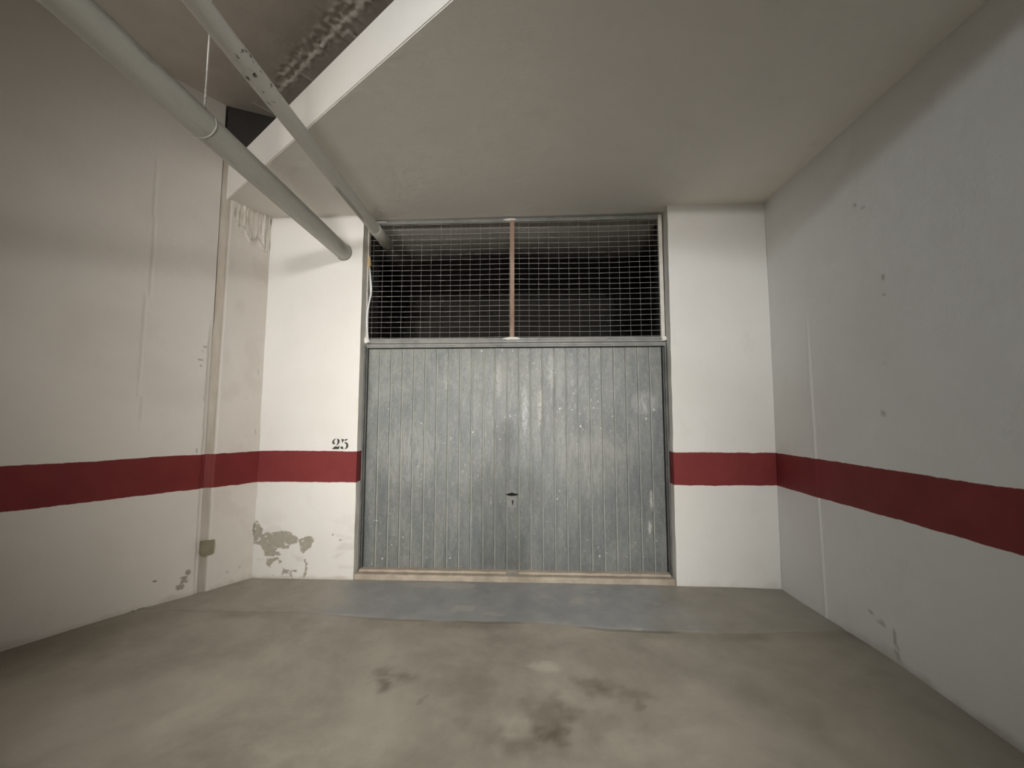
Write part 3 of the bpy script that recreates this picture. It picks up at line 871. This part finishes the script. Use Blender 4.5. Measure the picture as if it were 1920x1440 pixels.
bm = bmesh.new(); add_tube(bm, [(FX - .022, FY + .119, 1.566), (FX, FY + .125, 1.564), (FX + .022, FY + .119, 1.566)], .005, 8)
obj('mouth', bm, simple('lips', (.36, .15, .13), (.40, .18, .15)), body, True)
tag(body, 'standing person in dark clothes holding a phone, whose soft shadow falls on the door', 'person')
bm = bmesh.new()
bmesh.ops.create_uvsphere(bm, u_segments=24, v_segments=14, radius=1)
for v in bm.verts: v.co = Vector((FX + v.co.x * .086, FY + .018 + v.co.y * .105, 1.69 + v.co.z * .088))
obj('hair', bm, M_HAIR, body, True)
bm = bmesh.new(); add_box(bm, FX - .078, FX + .078, -4.020, -4.011, 1.335, 1.408, .004)
ph = obj('phone', bm, M_HANDLE); tag(ph, 'black phone held up sideways by the standing person', 'phone')

# ------------------------------------------------------------------ light
def lamp(name, kind, loc, target, energy, color, **kw):
    l = bpy.data.lights.new(name, kind); l.energy = energy; l.color = color
    for k, v in kw.items(): setattr(l, k, v)
    o = bpy.data.objects.new(name, l); COL.objects.link(o)
    o.location = loc
    o.rotation_euler = (Vector(target) - Vector(loc)).to_track_quat('-Z', 'Y').to_euler()
    return o
lamp('near_lamp', 'SPOT', (1.2, -5.9, 3.64), (-.30, .2, 1.6), 220, (1.0, .985, .96), spot_size=math.radians(74), spot_blend=1.0, shadow_soft_size=.20)
lamp('far_lamp', 'SPOT', (1.1, -24, 3.7), (-.25, .2, 1.7), 4700, (1.0, .97, .93), spot_size=math.radians(17), spot_blend=1.0, shadow_soft_size=.25)
lamp('ceiling_fill_lamp', 'AREA', (-.1, -8.6, .5), (-.9, .2, 2.0), 16, (1.0, .95, .88), shape='RECTANGLE', size=2.1, size_y=.2, spread=math.radians(33))  # unseen low fill, added to brighten the ceiling near the door
lamp('floor_fill_spot', 'SPOT', (.0, -5.2, 3.9), (-.4, -.5, 0), 264, (1.0, .96, .89), spot_size=math.radians(58), spot_blend=1.0, shadow_soft_size=.3)  # three unseen spots, added to brighten the floor before the door
lamp('floor_fill_spot', 'SPOT', (-.2, -6.0, 3.9), (-.4, -.6, 0), 264, (1.0, .96, .89), spot_size=math.radians(44), spot_blend=1.0, shadow_soft_size=.3)
lamp('floor_fill_spot', 'SPOT', (-.3, -4.3, 3.95), (-.45, -.8, 0), 237, (1.0, .96, .89), spot_size=math.radians(52), spot_blend=1.0, shadow_soft_size=.3)
lamp('cool_lamp', 'SPOT', (-3.0, -5.2, 3.93), (2.0, -.1, 1.5), 165, (.76, .89, 1.0), spot_size=math.radians(52), spot_blend=1.0, shadow_soft_size=.16)
lamp('left_lamp', 'SPOT', (-5.5, -9, 3.3), (-.85, .2, 2.6), 640, (1.0, .97, .93), spot_size=math.radians(38), spot_blend=1.0, shadow_soft_size=.5)

w = bpy.data.worlds.new('world'); SC.world = w; w.use_nodes = True
w.node_tree.nodes['Background'].inputs[0].default_value = (.02, .02, .02, 1)

# ------------------------------------------------------------------ camera
cam = bpy.data.cameras.new('camera'); co = bpy.data.objects.new('camera', cam); COL.objects.link(co)
cam.sensor_fit = 'HORIZONTAL'; cam.sensor_width = 36; cam.lens = 752.42 / 1920 * 36; cam.clip_start = .02
a, b = .0792, .0454
fw = Vector((-math.sin(b) * math.cos(a), math.cos(b) * math.cos(a), math.sin(a)))
rt = Vector((math.cos(b), math.sin(b), 0)); up = rt.cross(fw)
m = Matrix((rt, up, -fw)).transposed().to_4x4(); m.translation = (0, -3.4513, 1.3849)
co.matrix_world = m
SC.camera = co
SC.view_settings.view_transform = 'Standard'
SC.view_settings.look = 'None'
SC.view_settings.exposure = -0.04
SC.view_settings.gamma = 1.0
SC.view_settings.use_curve_mapping = False
SC.cycles.max_bounces = 6
SC.cycles.diffuse_bounces = 5
SC.cycles.use_adaptive_sampling = True
SC.cycles.adaptive_threshold = .06
SC.cycles.adaptive_min_samples = 20
